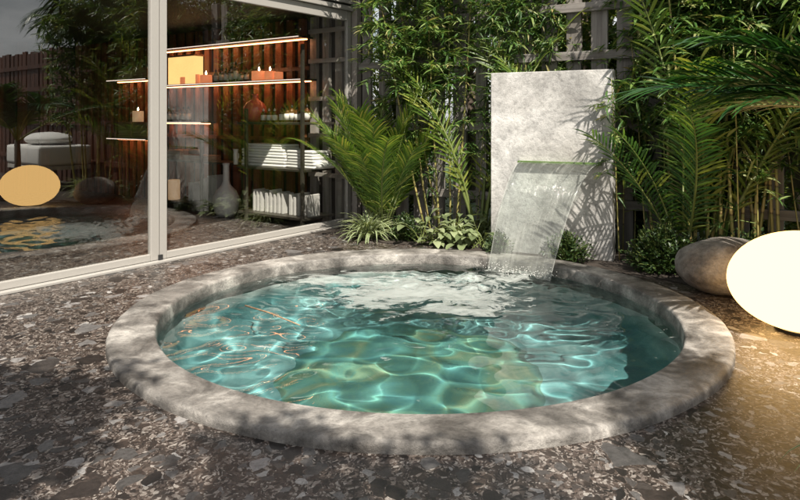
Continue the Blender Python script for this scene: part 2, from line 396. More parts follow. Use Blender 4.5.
# water surface: gentle waves that focus the sun into a web, plus ripples from the fall
import numpy as np
rs_=np.random.RandomState(5)
nr,na=260,800
rad_=(RI-.002)*np.arange(1,nr+1)/nr; ang=2*np.pi*np.arange(na)/na
gx=(PX+rad_[:,None]*np.cos(ang)[None,:]).ravel(); gy=(PY+rad_[:,None]*np.sin(ang)[None,:]).ravel()
gx=np.append(gx,PX); gy=np.append(gy,PY)
hz=np.array([.0142*noise.noise(Vector((x*5.0+4,y*5.0,0)))+.008*noise.noise(Vector((x*1.6,y*1.6,3))) for x,y in zip(gx.tolist(),gy.tolist())])
hz-=hz.mean()
dd=np.hypot(gx-FALLC[0],gy-FALLC[1]-.05)
hz+=.0025*np.sin(dd*30)*np.exp(-((dd-.9)/.7)**2)
cc=np.exp(-(((gx-.75)/.8)**2+((gy-5.4)/.45)**2))
for q in np.nonzero(cc>.03)[0].tolist():
    x,y=float(gx[q]),float(gy[q]); hz[q]+=cc[q]*(.030*noise.noise(Vector((x*6.,y*8,2)))+.016*noise.noise(Vector((x*16.,y*18,4))))
ed=np.append(np.repeat(np.minimum(1,(nr-np.arange(1,nr+1))/10+.5),na),1.)
hz=WZ+hz*ed
mb=MB(); mb.v=list(zip(gx.tolist(),gy.tolist(),hz.tolist())); c_=len(mb.v)-1
for j in range(na): mb.f.append((c_,j,(j+1)%na))
for i in range(nr-1):
    for j in range(na): mb.f.append((i*na+j,(i+1)*na+j,(i+1)*na+(j+1)%na,i*na+(j+1)%na))
wat=struct(mb,'water',M['water'],True); wat.cycles.is_caustics_caster=True
twg=MB().tube([(-1.10,4.74,WZ+.006),(-.88,4.53,WZ+.014),(-.643,4.29,WZ+.006)],[.006,.005,.003],6).build('twig',M['rattan'],None,True); tag(twg,'thin brown twig floating on the left of the pool','twig')

# ------------------------------------------------------------------ waterfall slab, lip, sheet
se=Vector((.8838,-.4679,0)); sn=Vector((-.4679,-.8838,0)); SO=Vector((.895,6.56,0)); sang=math.atan2(se.y,se.x)
sl=thing('fountain_slab','tall upright concrete slab that pours a sheet of water','fountain slab',SO,sang)
mb=MB(); mb.box(0,1.16,0,.13,0,1.742,.006); mb.build('slab',M['slab'],sl)
mb=MB(); mb.box(.285,1.065,-.05,-.002,.868,.892,.004); mb.build('spout_lip',M['lip'],sl)
def sp(t_,o=0.,z=0.): return SO+se*t_+sn*o+Vector((0,0,z))
mb=MB(); nu,nv=36,40
a0,a1=sp(.31,.05,.885),sp(1.045,.05,.885); b0,b1=Vector((.77,5.86,-.05)),Vector((1.245,5.52,-.05))
for side in (0,1):
    for i in range(nv+1):
        tt=i/nv
        for j in range(nu+1):
            u=j/nu; a=a0.lerp(a1,u); b=b0.lerp(b1,u); hz=tt
            p=Vector((a.x+(b.x-a.x)*hz,a.y+(b.y-a.y)*hz,a.z+(b.z-a.z)*(.12*tt+.88*tt*tt)))
            p+=sn*(.006*noise.noise(Vector((u*9,tt*1.5,0)))*min(1,tt*4)+.003*side+.004*noise.noise(Vector((u*3,tt*5,4))))
            mb.v.append(tuple(p))
W1=nu+1; o2=(nv+1)*W1
for i in range(nv):
    for j in range(nu):
        a=i*W1+j; mb.f.append((a,a+1,a+W1+1,a+W1)); mb.f.append((o2+a,o2+a+W1,o2+a+W1+1,o2+a+1))
fall=mb.build('waterfall',M['fall'],None,True); tag(fall,'thin clear sheet of water falling from the slab into the pool','waterfall')
uvl=fall.data.uv_layers.new(name='UVMap')
for lp in fall.data.loops:
    vi=lp.vertex_index%o2; uvl.data[lp.index].uv=((vi%W1)/nu,(vi//W1)/nv)

rg=random.Random(4); mb=MB()
for i in range(260):
    u=rg.random(); c=b0.lerp(b1,u)+Vector((rg.gauss(0,.05),rg.gauss(0,.05),abs(rg.gauss(0,.035))+.02)); q=rg.uniform(.0012,.0042)
    mb.add([(c.x+q*a,c.y+q*b,c.z+q*d) for a,b,d in ((1,0,0),(-1,0,0),(0,1,0),(0,-1,0),(0,0,1.2),(0,0,-1.2))],[(0,2,4),(2,1,4),(1,3,4),(3,0,4),(2,0,5),(1,2,5),(3,1,5),(0,3,5)])
spl=mb.build('splash_drops',M['white'],None,True,kind='stuff'); tag(spl,'tiny drops splashing up where the falling sheet lands','splash')
# ------------------------------------------------------------------ boulder and egg lamp
def ovoid(rx,ry,h,lump=0.,seed=0,n=64,m=40,egg=.06):
    mb=MB()
    for i in range(m+1):
        th=PI*i/m; 
        for j in range(n):
            ph=2*PI*j/n; d=Vector((math.sin(th)*math.cos(ph),math.sin(th)*math.sin(ph),-math.cos(th)))
            q=1+lump*noise.noise(d*1.6+Vector((seed,0,0)))+lump*.35*noise.noise(d*5+Vector((seed,3,0)))
            e_=1-egg*d.z
            mb.v.append((rx*d.x*q*e_,ry*d.y*q*e_,h/2*(1+d.z*q)))
    for i in range(m):
        for j in range(n): mb.f.append((i*n+j,i*n+(j+1)%n,(i+1)*n+(j+1)%n,(i+1)*n+j))
    return mb
bo=ovoid(.38,.31,.41,.07,3).build('boulder',M['boulder'],None,True,(2.44,4.98,-.008)); tag(bo,'smooth rounded brown grey boulder beside the glowing egg lamp','boulder')
lp=thing('egg_lamp','large glowing egg shaped garden lamp beside the boulder','garden lamp',(2.47,4.08,0))
ovoid(.43,.40,.60,0,0,egg=.03).build('opal_shade',M['egg'],lp,True,(0,0,.004))
MB().lathe([(.001,0),(.16,0),(.16,.02),(.13,.02)],32).build('base_disc',M['blackmetal'],lp)

# ------------------------------------------------------------------ pavilion (local x towards garden, y towards the shelf wall)
CP=Vector((-.614,8.18,0)); PA=rad(-36.)
def RM(t_,d,z=0.):
    c,s=math.cos(PA),math.sin(PA); x,y=-t_,-d; return Vector((CP.x+c*x-s*y,CP.y+s*x+c*y,z))
pav=thing('spa_pavilion','dark wood lined spa pavilion with flat taupe roof edge','building',CP,PA)
mb=MB(); mb.box(-6.6,0.12,.10,.22,0,2.75); mb.build('wall',M['darkpanel'],pav)
mb=MB(); mb.box(-6.72,-6.6,-8,.22,0,2.75); mb.build('wall',M['darkpanel'],pav)
mb=MB(); mb.box(-6.6,0.1,-8.12,-8.0,0,2.75); mb.build('wall',M['plaster'],pav)
mb=MB(); mb.box(-6.6,-.06,-7.99,.09,2.60,2.68); mb.build('ceiling',M['darkpanel'],pav)
mb=MB(); mb.box(-6.9,.10,-8.3,.5,2.752,3.2,.01); mb.build('roof',M['plaster'],pav)
mb=MB(); mb.box(-.10,.10,.012,.098,0,2.745,.005); mb.build('pilaster',M['plaster'],pav)
for i in range(30):                                   # upright slats of the shelf wall
    x=-.16-.215*i
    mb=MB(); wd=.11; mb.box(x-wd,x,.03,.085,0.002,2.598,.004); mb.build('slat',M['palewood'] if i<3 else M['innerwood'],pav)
for z in (.55,1.05,1.52,2.0,2.38):
    mb=MB(); mb.box(-.70,-.08,-.004,.028,z,z+.055); mb.build('batten',M['palewood_h'],pav)
for z in (1.0,1.92):
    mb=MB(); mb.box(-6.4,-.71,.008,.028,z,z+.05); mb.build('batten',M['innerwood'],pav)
for i in range(20):
    y=-.4-.38*i; mb=MB(); mb.box(-6.598,-6.55,y-.16,y,.002,2.598); mb.build('slat',M['brownwood'],pav)
# glazed doors
def door(y0,y1,xoff,label,sl_=.07,sr=.07):
    d=thing('glass_door',label,'glass door',RM(-xoff,-y0,0),PA,'framed glass doors of the pavilion'); w_=y1-y0
    mb=MB(); mb.box(-.025,.025,0,sl_,.025,2.60,.006); mb.build('stile',M['frame'],d)
    mb=MB(); mb.box(-.025,.025,w_-sr,w_,.025,2.60,.006); mb.build('stile',M['frame'],d)
    mb=MB(); mb.box(-.024,.024,sl_+.001,w_-sr-.001,.025,.085,.006); mb.build('bottom_rail',M['frame'],d)
    mb=MB(); mb.box(-.024,.024,sl_+.001,w_-sr-.001,2.48,2.60,.006); mb.build('top_rail',M['frame'],d)
    mb=MB(); mb.add([(0,sl_-.01,.08),(0,w_-sr+.01,.08),(0,w_-sr+.01,2.485),(0,sl_-.01,2.485)],[(0,1,2,3)]); mb.build('pane',M['glass'],d)
    return d
door(-2.665,-.005,0.,'right glass door in front of the shelves and towels')
door(-5.40,-2.675,0.,'middle glass door mirroring the glowing lamp and pool',.07,.085)
door(-8.0,-5.41,0.,'far left glass door beyond the edge of view')
tr=thing('door_track','beige metal floor track under the glass doors','door track',CP,PA)
mb=MB(); mb.box(-.05,.085,-8,0,.001,.022,.004); mb.build('sill',M['frame'],tr)
mb=MB(); mb.box(-.004,.012,-2.69,-2.65,.024,.07); mb.v=[(x+.032,y,z) for x,y,z in mb.v]; mb.build('floor_bolt',M['frame_dark'],tr)
hd=thing('door_header','beige header beam above the glass doors','door header',CP,PA)
mb=MB(); mb.box(-.05,.06,-8,.0,2.604,2.66,.006); mb.build('beam',M['frame'],hd)
mb=MB(); mb.box(-.05,.03,-8,.0,2.662,2.68); mb.build('shadow_gap',M['frame_dark'],hd)
mb=MB(); mb.box(-.05,.08,-8,.0,2.682,2.748,.004); mb.build('capping',M['frame'],hd)

# ------------------------------------------------------------------ shelving
def mk(name,label,cat,t_,d,z=0.,group=None,rot=0.): return thing(name,label,cat,RM(t_,d,z),PA+rot,group)
def shelf_unit(label,t0,t1,d0,d1,zs,ztop,posts,grp=None):
    o=mk('shelving_unit',label,'shelving',t0,d1,0,grp); L_=t1-t0; D=d1-d0
    for z in zs: mb=MB(); mb.box(-L_,0,0,D,z-.03,z,.004); mb.build('shelf_board',M['metal'],o)
    for (pt,pd,pz) in posts:
        mb=MB(); mb.box(-(pt-t0)-.018,-(pt-t0)+.018,(d1-pd)-.004,(d1-pd)+.034,0,pz,.003)
        mb.build('post',M['metal'],o).location=(0,-.0345,0) if pd==d1 else (0,.0,0)
    return o
shelf_unit('low bronze metal shelving unit stacked with white towels',.20,1.40,.06,.58,(.115,.69,1.25),2.17,
   [(.22,.58,2.17),(1.20,.58,1.42)])
shelf_unit('small bronze metal shelving unit left of the white vase',1.75,3.6,.06,.38,(.10,.70),1.02,
   [(2.35,.38,1.02),(3.58,.38,1.02)])
def led_shelf(label,t0,t1,z,lm,d1=.25):
    o=mk('wall_shelf',label,'wall shelf',t0,d1,z,'lit wall shelves'); L_=t1-t0
    mb=MB(); mb.box(-L_,0,0,d1+.0,-.028,-.003,.002); mb.build('board',M['blackmetal'],o)
    mb=MB(); mb.box(-L_+.01,-.01,-.009,-.001,-.020,-.010); mb.build('light_strip',M['led'],o)
    mb=MB(); mb.box(-L_+.05,-.05,d1-.09,d1-.05,-.038,-.029); mb.build('back_light',lm,o)
    return o
led_shelf('topmost lit shelf with nothing on it',.62,3.75,2.34,M['warmled'])
led_shelf('lit shelf carrying the lantern candles and amber bottles',.55,3.75,1.80,M['warmled'])
led_shelf('short lit shelf left of the concrete reflection, with amber bottles',2.55,3.75,1.25,M['warmled'])
led_shelf('upper shelf of rattan boxes seen through the middle door',3.9,5.0,1.92,M['warmled'])
led_shelf('lower shelf of rattan boxes and a candle through the middle door',3.9,5.0,.98,M['warmled'])
def tpx(px,d):
    k=(px-400)/667; return (-.614-.588*d-8.18*k+.809*k*d)/(.809+.588*k)
# lantern
def box_item(name,label,cat,px0,px1,d,z,h,dep,mat,group=None,lid=None,part='body'):
    t0,t1=tpx(px1,d),tpx(px0,d); o=mk(name,label,cat,(t0+t1)/2,d,z,group); w_=t1-t0
    mb=MB(); mb.box(-w_/2,w_/2,0,dep,0,h,.006); mb.build(part,mat,o)
    return o,w_
o,w_=box_item('lantern','square glowing amber lantern at left end of lit shelf','lantern',168,194,.22,1.80,.40,.16,M['lantern'],part='shade')
mb=MB(); mb.box(-w_/2-.008,w_/2+.008,-.008,.168,.401,.425,.003); mb.build('lid',M['rattan'],o)
# candles
def candle(label,px,d,z,r,h,flame=True,mat='wax',grp='pink candles on the lit shelf'):
    o=mk('candle',label,'candle',tpx(px,d),d,z,grp)
    MB().lathe([(.001,0),(r*.97,0),(r,.01),(r,h-.008),(r*.94,h),(r*.6,h-.012),(.001,h-.014)],20).build('wax',M[mat],o,True)
    if flame:
        MB().tube([(0,0,h-.012),(0,0,h+.008)],.002,5).build('wick',M['blackmetal'],o)
        MB().lathe([(.001,h+.004),(.010,h+.014),(.013,h+.026),(.008,h+.044),(.001,h+.062)],10).build('flame',M['flame'],o,True)
    return o
candle('squat pink candle just in front of the glowing lantern',186,.16,1.80,.085,.10)
candle('slim unlit pink candle between lantern and lit candle',197.5,.18,1.80,.03,.13,False)
candle('lit pink candle left of the amber bottles',206,.16,1.80,.085,.115)
candle('widest lit pink candle right of the amber bottles',259,.15,1.80,.10,.125)
candle('lit pink candle between the widest candle and shelf end',270,.17,1.80,.075,.115)
candle('unlit pink candle nearest the right end of shelf',278.5,.15,1.80,.06,.10,False)
candle('lit ivory candle on the rattan boxes seen through middle door',138,.13,1.24,.085,.17,True,'ivory','ivory candles')
candle('unlit thick ivory candle on the bottom board left of books',174,.25,.10,.085,.29,False,'ivory','ivory candles')
# bottles
def bottle(label,px,d,z,h,r,grp,cap='blackmetal'):
    h*=1.15; r*=1.12
    o=mk('bottle',label,'bottle',tpx(px,d),d,z,grp)
    MB().lathe([(.001,0),(r,0),(r,h*.58),(r*.8,h*.68),(r*.35,h*.74),(r*.35,h*.80)],14).build('glass_body',M['amber'],o,True)
    MB().lathe([(r*1.02,h*.12),(r*1.025,h*.12),(r*1.025,h*.5),(r*1.02,h*.5)],14).build('label',M['label'],o,True)
    MB().lathe([(.001,h*.80),(r*.42,h*.80),(r*.42,h*.90),(r*.2,h*.92),(r*.16,h),(.001,h)],10).build('dropper',M[cap],o,True)
    return o
ords=['first','second','third','fourth','fifth','sixth','seventh']
for i in range(7):
    bottle('amber dropper bottle, %s from the left between the candles of lit shelf'%ords[i],216+5.1*i+R.uniform(-.6,.6),.17+R.uniform(-.02,.02),1.80,[.17,.19,.18,.2,.25,.15,.15][i],.030,'amber bottles between the candles')
for i in range(3):
    bottle('small white labelled bottle, %s right of the coral vase'%ords[i],263.5+5.6*i,.45,1.25,.15,.031,'small bottles beside the coral vase',cap='ceramic')
for i in range(6):
    bottle('labelled amber bottle, %s from left near the shelf right end'%ords[i],282+5.0*i,.42+.02*(i%2),1.25,.17+.01*(i%3),.034,'amber bottles at right end of middle shelf')
for i in range(5):
    bottle('dark bottle, %s of those left of the grey reflection'%ords[i],169+4.8*i,.18,1.25,.2,.032,'dark bottles on the short shelf',cap='blackmetal')
# coral vase
cv=mk('vase','round coral red glass vase with a narrow neck','vase',tpx(255,.36),.36,1.25)
MB().lathe([(.001,0),(.085,0),(.13,.04),(.155,.12),(.15,.19),(.11,.25),(.045,.29),(.034,.33),(.04,.36),(.034,.36),(.028,.33)],28).build('body',M['redglass'],cv,True)
# white vase with long neck
wv=mk('vase','white bottle shaped vase with a tall neck on the floor','vase',tpx(226,.46),.46,.0)
MB().lathe([(.001,0),(.11,0),(.15,.06),(.17,.16),(.165,.26),(.13,.34),(.07,.40),(.045,.46),(.040,.66),(.05,.70),(.044,.70),(.034,.66)],28).build('body',M['ceramic'],wv,True)
o=mk('jug','small white jug left of the towel stack','jug',tpx(237,.4),.42,.69)
MB().lathe([(.001,0),(.03,0),(.034,.12),(.03,.16),(.036,.2),(.031,.2),(.026,.16)],18).build('body',M['ceramic'],o,True)
MB().tube([(.03,0,.15),(.055,0,.14),(.058,0,.09),(.034,0,.06)],.006,6).build('handle',M['ceramic'],o,True)
# towels
def towel(label,px0,px1,d,z,h,dep,grp,roll=False,seed=0,rz=0.):
    t0,t1=tpx(px1,d),tpx(px0,d); w_=t1-t0; o=mk('towel',label,'towel',(t0+t1)/2,d,z,grp,rz)
    mb=MB()
    if roll:
        r=h/2; n=18; prof=[]; 
        L_=dep
        for i in range(9):
            y=L_*i/8; s_=1. if 0<i<8 else .86
            for j in range(n):
                q=2*PI*j/n; rr_=r*s_*(1+.05*noise.noise(Vector((math.cos(q)*2,math.sin(q)*2,y*9+seed)))); mb.v.append((rr_*math.cos(q)*1.12,y,r+rr_*math.sin(q)*.98))
        for i in range(8):
            for j in range(n): mb.f.append((i*n+j,i*n+(j+1)%n,(i+1)*n+(j+1)%n,(i+1)*n+j))
        mb.f.append(tuple(range(n))[::-1]); mb.f.append(tuple(8*n+j for j in range(n)))
    else:
        import bmesh
        fold=[(0,h*.48),(h*.52,h)]
        for z0,z1 in fold:
            b2=MB(); b2.box(-w_/2,w_/2,0,dep,z0,z1,h*.22)
            b2.v=[(x+.006*noise.noise(Vector((x*9,y*9,z*30+seed))),y+.01*noise.noise(Vector((x*7,z*20,seed))),z+.010*noise.noise(Vector((x*8+seed,y*8,0)))) for x,y,z in b2.v]
            mb.add(b2.v,b2.f)
    mb.build('terry_cloth',M['white'],o,True)
    return o
zz=.69
for i,(a,b,h) in enumerate([(241,284,.075),(242,285,.075),(241.5,283,.07),(246,281,.06)]):
    towel('white folded towel, %s from the bottom of left stack'%ords[i],a,b,.50-.01*i,zz,h,.32,'white folded towels in the left stack',seed=i); zz+=h
zz=.69
for i,(a,b,h) in enumerate([(286,314,.075),(287,313,.07),(286,312,.07)]):
    towel('white folded towel, %s from the bottom of right stack'%ords[i],a,b,.48,zz,h,.3,'white folded towels in the right stack',seed=i+5); zz+=h
towel('single rolled white towel at right end of towel shelf',312,322,.45,.69,.10,.3,'rolled towels',True,9)
# books
def books(pxs,d,z,hs,lab,grp):
    for i,(px,h) in enumerate(zip(pxs,hs)):
        t_=tpx(px,d); o=mk('book',lab%ords[i],'book',t_,d,z,grp)
        w2=R.uniform(.024,.042)
        mb=MB(); mb.box(-w2/2,w2/2,.0,.19,0,h,.003); mb.build('cover',M['ceramic'],o)
        mb=MB(); mb.box(-w2/2+.004,w2/2-.004,.004,.186,h+.0005,h+.002); mb.build('pages',M['label'],o)
books([253.5,257,260.5],.45,.115,[.27,.26,.25],'pale upright book, %s of the trio beside the white vase','books beside the vase')
books([266,270,274,278,282],.45,.115,[.24,.28,.23,.26,.25],'pale upright book, %s of the five under the left towels','books under the left towels')
books([290,294,298,302,308],.45,.115,[.25,.22,.27,.24,.26],'pale upright book, %s of the row under the right towels','books under the right towels')
books([189,192.5,204,208,212,216],.22,.10,[.26,.24,.34,.38,.36,.4],'tall pale book, %s along the small shelving bottom board','books on the small shelving')
# baskets / rattan boxes
def rattan(label,px0,px1,d,z,h,grp='rattan boxes'):
    o,w_=box_item('rattan_box',label,'rattan box',px0,px1,d,z,h,.22,M['rattan'],grp,part='weave')
    for i in range(3):
        zz=h*(i+.5)/3; mb=MB(); mb.box(-w_/2-.006,w_/2+.006,-.006,-.0005,zz-.012,zz+.012,.002); mb.build('band',M['rattan'],o)
rattan('rattan box on upper shelf seen beside the door stile',133,147,.22,1.92,.17)
rattan('rattan box on upper shelf, left of its twin through middle door',118,131,.22,1.92,.17)
rattan('rattan box under the ivory candle through middle door',133,147,.22,.98,.26)
rattan('rattan box on lower shelf, left of the ivory candle',118,131,.22,.98,.26)
rattan('flat rattan box on small shelving next to the mullion',167,180,.30,.70,.13)
o,w_=box_item('tray','wooden tray holding a rolled cloth on small shelving','tray',183,208,.30,.70,.07,.22,M['rattan'],part='tray_box')
tw=mk('rolled_cloth','beige rolled cloth lying in the wooden tray','cloth',tpx(196,.22),.24,.772)
MB().tube([(-.11,.0,.04),(0,0,.045),(.11,0,.04)],[.036,.042,.036],14).build('cloth',M['cream'],tw,True)

# ------------------------------------------------------------------ fence
fang=math.atan2(e.y,e.x)
def fence(label,a0,a1,mv,mh,pitch,wd,zt,name='slat_fence',back=False):
    o=thing(name,label,'fence',F(a0,0),fang); L_=a1-a0; i=0; x=.02
    while x<L_-.02 and i<60:
        wv_=wd*R.uniform(.8,1.15); mb=MB(); top=zt+R.uniform(-.03,.05)
        mb.box(x,min(L_,x+wv_),0,.05,0,top,.004); mb.build('slat',mv,o)
        x+=pitch*R.uniform(.9,1.1); i+=1
    for z in (.45,1.2,1.93,2.42):
        mb=MB(); mb.box(0,L_,-.052,-.002,z-.045,z+.045,.004); mb.build('rail',mh,o)
    return o
fence('weathered grey slat fence behind the bamboo and fountain slab',0,5.2,M['greywood'],M['greywood_h'],.255,.15,3.0)
fence('red brown slat fence at the far right, mirrored in the glass',5.22,12.5,M['brownwood'],M['brownwood'],.24,.18,2.75)

# ------------------------------------------------------------------ plants
UP=Vector((0,0,1))
def rdir(rng,el0,el1):
    a=rng.uniform(0,2*PI); e_=rng.uniform(el0,el1); return Vector((math.cos(a)*math.cos(e_),math.sin(a)*math.cos(e_),math.sin(e_)))
def make_bamboo(label,seed,canes,H,zmin,nbr,loc,leafL=.13,group=None,spread=.5,lm='bleaf',perbr=13,cr=.0125):
    rng=random.Random(seed); o=thing('bamboo',label,'bamboo',loc,0,group)
    lf=MB(); tw_=MB()
    for (x,y,lx,ly) in canes:
        h=H*rng.uniform(.85,1.08); pts=[]
        for i in range(13):
            s=i/12; pts.append(Vector((x+lx*s+.05*lx*math.sin(s*6)+.25*lx*s*s,y+ly*s+.25*ly*s*s,h*s)))
        MB().tube(pts,[cr*(1-.65*i/12) for i in range(13)],8).build('cane',M['cane'],o,True)
        for b in range(int(nbr)):
            s=zmin/h+(1-zmin/h)*(rng.random()**.75); s=min(s,.995)
            k=min(11,int(s*12)); p=pts[k].lerp(pts[k+1],s*12-k)
            d=rdir(rng,.1,.9); bl_=spread*rng.uniform(.35,1.)*(1.15-.5*s)
            q=[p+d*bl_*u-UP*(.45*bl_*u*u) for u in (0,.35,.7,1.)]
            tw_.tube(q,[.003,.0025,.002,.001],4,False)
            for l in range(perbr):
                u=rng.uniform(.2,1.); i2=min(2,int(u*3)); c=q[i2].lerp(q[i2+1],u*3-i2)
                dd=(d*.6+rdir(rng,-.8,.45)).normalized(); LL=leafL*rng.uniform(.55,1.2)
                lf.leaf(c,dd,UP+rdir(rng,-.5,.5)*.5,LL,LL*rng.uniform(.14,.20),.3,rng.uniform(.1,.45),3)
    lf.add(tw_.v,tw_.f); lf.build('foliage',M[lm],o)
    return o
def frond_mesh(rng,L_,e0,curve,nl,ll,lw,twist=0.,vee=.35,gap=.22,lmdroop=.25,fwd=.55):
    """frond along +x, rising at e0, curving down; returns MB of leaflets + rachis"""
    lf=MB(); ra=MB(); pts=[]; p=Vector((0,0,0)); a=e0; n=16
    for i in range(n+1):
        pts.append(p.copy()); a=e0-curve*(i/n)**1.5; p=p+Vector((math.cos(a),0,math.sin(a)))*(L_/n)
    ra.tube(pts,[.011*(1-.85*i/n)*(L_/1.3) for i in range(n+1)],6)
    for j in range(nl):
        s=gap+(1-gap)*(j+.5)/nl; k=min(n-1,int(s*n)); c=pts[k].lerp(pts[k+1],s*n-k); tg=(pts[k+1]-pts[k]).normalized()
        nn=Vector((-tg.z,0,tg.x))
        prof=math.sin(PI*min(1,.18+.82*(1-s)*1.05))**.6
        LL=ll*max(.35,prof)*rng.uniform(.85,1.12)
        for sd in (-1,1):
            fw=fwd+.75*s
            d=(tg*fw+Vector((0,sd,0))*1.+nn*(vee+rng.uniform(-.1,.1))).normalized()
            lf.leaf(c,d,nn,LL,lw*rng.uniform(.8,1.15),.35,lmdroop*rng.uniform(.5,1.6),4)
    return lf,ra
def make_palm(label,seed,loc,nf,L_,mat,e0=(.8,1.35),curve=(.5,1.3),nl=30,ll=.34,lw=.024,az=None,group=None,base=0.,trunk=None,lmdroop=.25,name='areca_palm',cat='palm',fwd=.55,tw=.3):
    rng=random.Random(seed); o=thing(name,label,cat,loc,0,group)
    if trunk:
        MB().tube([(0,0,0),(.05,0,base*.5),(0,0,base)],[trunk*1.2,trunk,trunk*.85],12).build('trunk',M['bark'],o,True)
    for i in range(nf):
        a=(az[i%len(az)] if az else i*2.4)+rng.uniform(-.25,.25)
        el=rng.uniform(*e0); lf,ra=frond_mesh(rng,L_*rng.uniform(.75,1.1),el,rng.uniform(*curve),nl,ll,lw,lmdroop=lmdroop,fwd=fwd)
        fo=lf.build('frond',mat,o); fo.rotation_euler=(rng.uniform(-tw,tw),0,a); fo.location=(.03*math.cos(a),.03*math.sin(a),base)
        ra.build('stalk',M['stemgreen'],fo,True)
    return o

# left bed
make_palm('bushy green areca palm in front of the door pilaster',3,(-.20,7.45,0),40,1.55,M['gpleaf'],(1.05,1.5),(.25,.8),36,.36,.018,fwd=1.0,tw=.2)
make_bamboo('slender bamboo clump between the areca palm and concrete slab',11,[(-.10,.1,-.42,.0),(-.15,.0,-.62,.0),(0,0,-.16,.05),(.12,.05,-.02,.1),(.17,-.02,.22,0),(.02,.14,-.6,.05)],3.7,1.4,105,(.44,7.35,0),.14,perbr=18,spread=.72)
lowb=make_bamboo('low young bamboo shoots under the left bamboo clump',12,[(-.2,0,-.2,.0),(.1,.05,.05,0),(.28,0,.1,0)],1.5,.3,20,(.55,7.3,0),.11,perbr=11,spread=.38,cr=.006)
# spider plant
def make_spider(label,seed,loc,n,L_,W,mat,group=None,cat='spider plant'):
    rng=random.Random(seed); mb=MB(); uvs=[]
    for i in range(n):
        a=rng.uniform(0,2*PI); e0=rng.uniform(.5,1.45); LL=L_*rng.uniform(.6,1.1); cv_=rng.uniform(1.3,2.6); p=Vector((rng.uniform(-.06,.06),rng.uniform(-.06,.06),0)); m=8
        h=Vector((math.cos(a),math.sin(a),0)); sd=Vector((-h.y,h.x,0)); o=len(mb.v)
        for k in range(m+1):
            s=k/m; an=e0-cv_*s**1.3; ww=W*(.5+.5*math.sin(PI*min(1,s*.9+.1)))*(1-s**4)*.5+.0006
            mb.v+= [tuple(p-sd*ww+UP*ww*.3),tuple(p),tuple(p+sd*ww+UP*ww*.3)]
            if k<m: mb.f+=[(o+k*3,o+k*3+1,o+k*3+4,o+k*3+3),(o+k*3+1,o+k*3+2,o+k*3+5,o+k*3+4)]
            p=p+(h*math.cos(an)+UP*math.sin(an))*(LL/m)
            if p.z<.01: p.z=.01+.002*rng.random()
    ob=mb.build('strap_leaves',mat); uvl=ob.data.uv_layers.new(name='UVMap')
    for l in ob.data.loops: uvl.data[l.index].uv=((l.vertex_index%3)/2,0)
    o=thing('spider_plant',label,cat,loc,0,group); ob.parent=o
    return o
spd=make_spider('pale variegated spider plant at the foot of areca palm',5,(-.33,7.20,0),170,.46,.022,M['sleaf'])
dup(spd,'spider plant behind the glowing lamp, tinted orange by it',(3.05,5.0,0),1.,1.2)
dup(spd,'spider plant just right of the glowing lamp near frame edge',(3.55,4.75,0),2.,1.2)
dup(spd,'spider plant with one leaf tip in lower right corner',(1.86,2.28,0),3.,1.1)
# broad leaved plant
def make_broad(label,seed,loc,n,sc=1.):
    rng=random.Random(seed); mb=MB(); st=MB(); o=thing('broad_leaf_plant',label,'broad leaf plant',loc)
    for i in range(n):
        a=rng.uniform(0,2*PI); el=rng.uniform(.25,1.25); d=Vector((math.cos(a)*math.cos(el),math.sin(a)*math.cos(el),math.sin(el)))
        b=Vector((rng.uniform(-.2,.2),rng.uniform(-.1,.1),0))*sc; l=rng.uniform(.10,.30)*sc; tip=b+d*l
        st.tube([b,b.lerp(tip,.6)+UP*.02,tip],[.005,.004,.003],5,False)
        d2=(Vector((d.x,d.y,d.z*.35))).normalized(); LL=rng.uniform(.11,.17)*sc; W=LL*.5; sd=d2.cross(UP).normalized(); o_=len(mb.v); m=6
        for k in range(m+1):
            s=k/m; ww=W*.5*(math.sin(PI*min(1,s**1.15))**.75 if 0<s<1 else .03); c=tip+d2*LL*s+UP*(.05*LL*math.sin(s*PI)-.35*LL*s*s*rng.uniform(.9,1.1))
            mb.v+=[tuple(c-sd*ww+UP*ww*.28),tuple(c),tuple(c+sd*ww+UP*ww*.28)]
            if k<m: mb.f+=[(o_+k*3,o_+k*3+1,o_+k*3+4,o_+k*3+3),(o_+k*3+1,o_+k*3+2,o_+k*3+5,o_+k*3+4)]
    mb.build('leaves',M['hleaf'],o,True); st.build('stems',M['stemgreen'],o)
    return o
bp=make_broad('pale broad leaved plant between bamboo canes and pool rim',8,(.40,6.98,0),70,1.15)
dup(bp,'broad leaved plant tucked against the left edge of slab',(.72,6.80,0),2.,.9)
# small shrubs
def make_shrub(label,seed,loc,rx,ry,h,n,LL=.05,mat='dleaf',group=None):
    rng=random.Random(seed); mb=MB(); st=MB(); o=thing('shrub',label,'shrub',loc,0,group)
    for i in range(n//14):
        d=rdir(rng,.05,1.5); rr_=rng.uniform(.55,1.)
        tip=Vector((d.x*rx*rr_,d.y*ry*rr_,.03+abs(d.z)*h*rr_)); b=Vector((tip.x*.15,tip.y*.15,0))
        st.tube([b,b.lerp(tip,.5)+UP*.03,tip],[.004,.003,.002],4,False)
        for k in range(14):
            c=b.lerp(tip,rng.uniform(.45,1.))+rdir(rng,-1.,1.)*.035
            mb.leaf(c,(d*.5+rdir(rng,-.5,1.)).normalized(),UP+rdir(rng,-.4,.4)*.4,LL*rng.uniform(.6,1.2),LL*.42,.3,.15,2,.5)
    mb.build('foliage',M[mat],o); st.build('stems',M['stemgreen'],o); return o
sh=make_shrub('low dark shrub at the foot of slab, right of waterfall',21,(1.50,5.98,0),.27,.15,.27,1500,.045)
dup(sh,'dark shrub behind the waterfall at left foot of slab',(.93,6.28,0),1.,(.8,.8,.8))
dup(sh,'small shrub between spider plant and broad leaved plant',(.05,7.10,0),2.,(.95,1.1,1.))
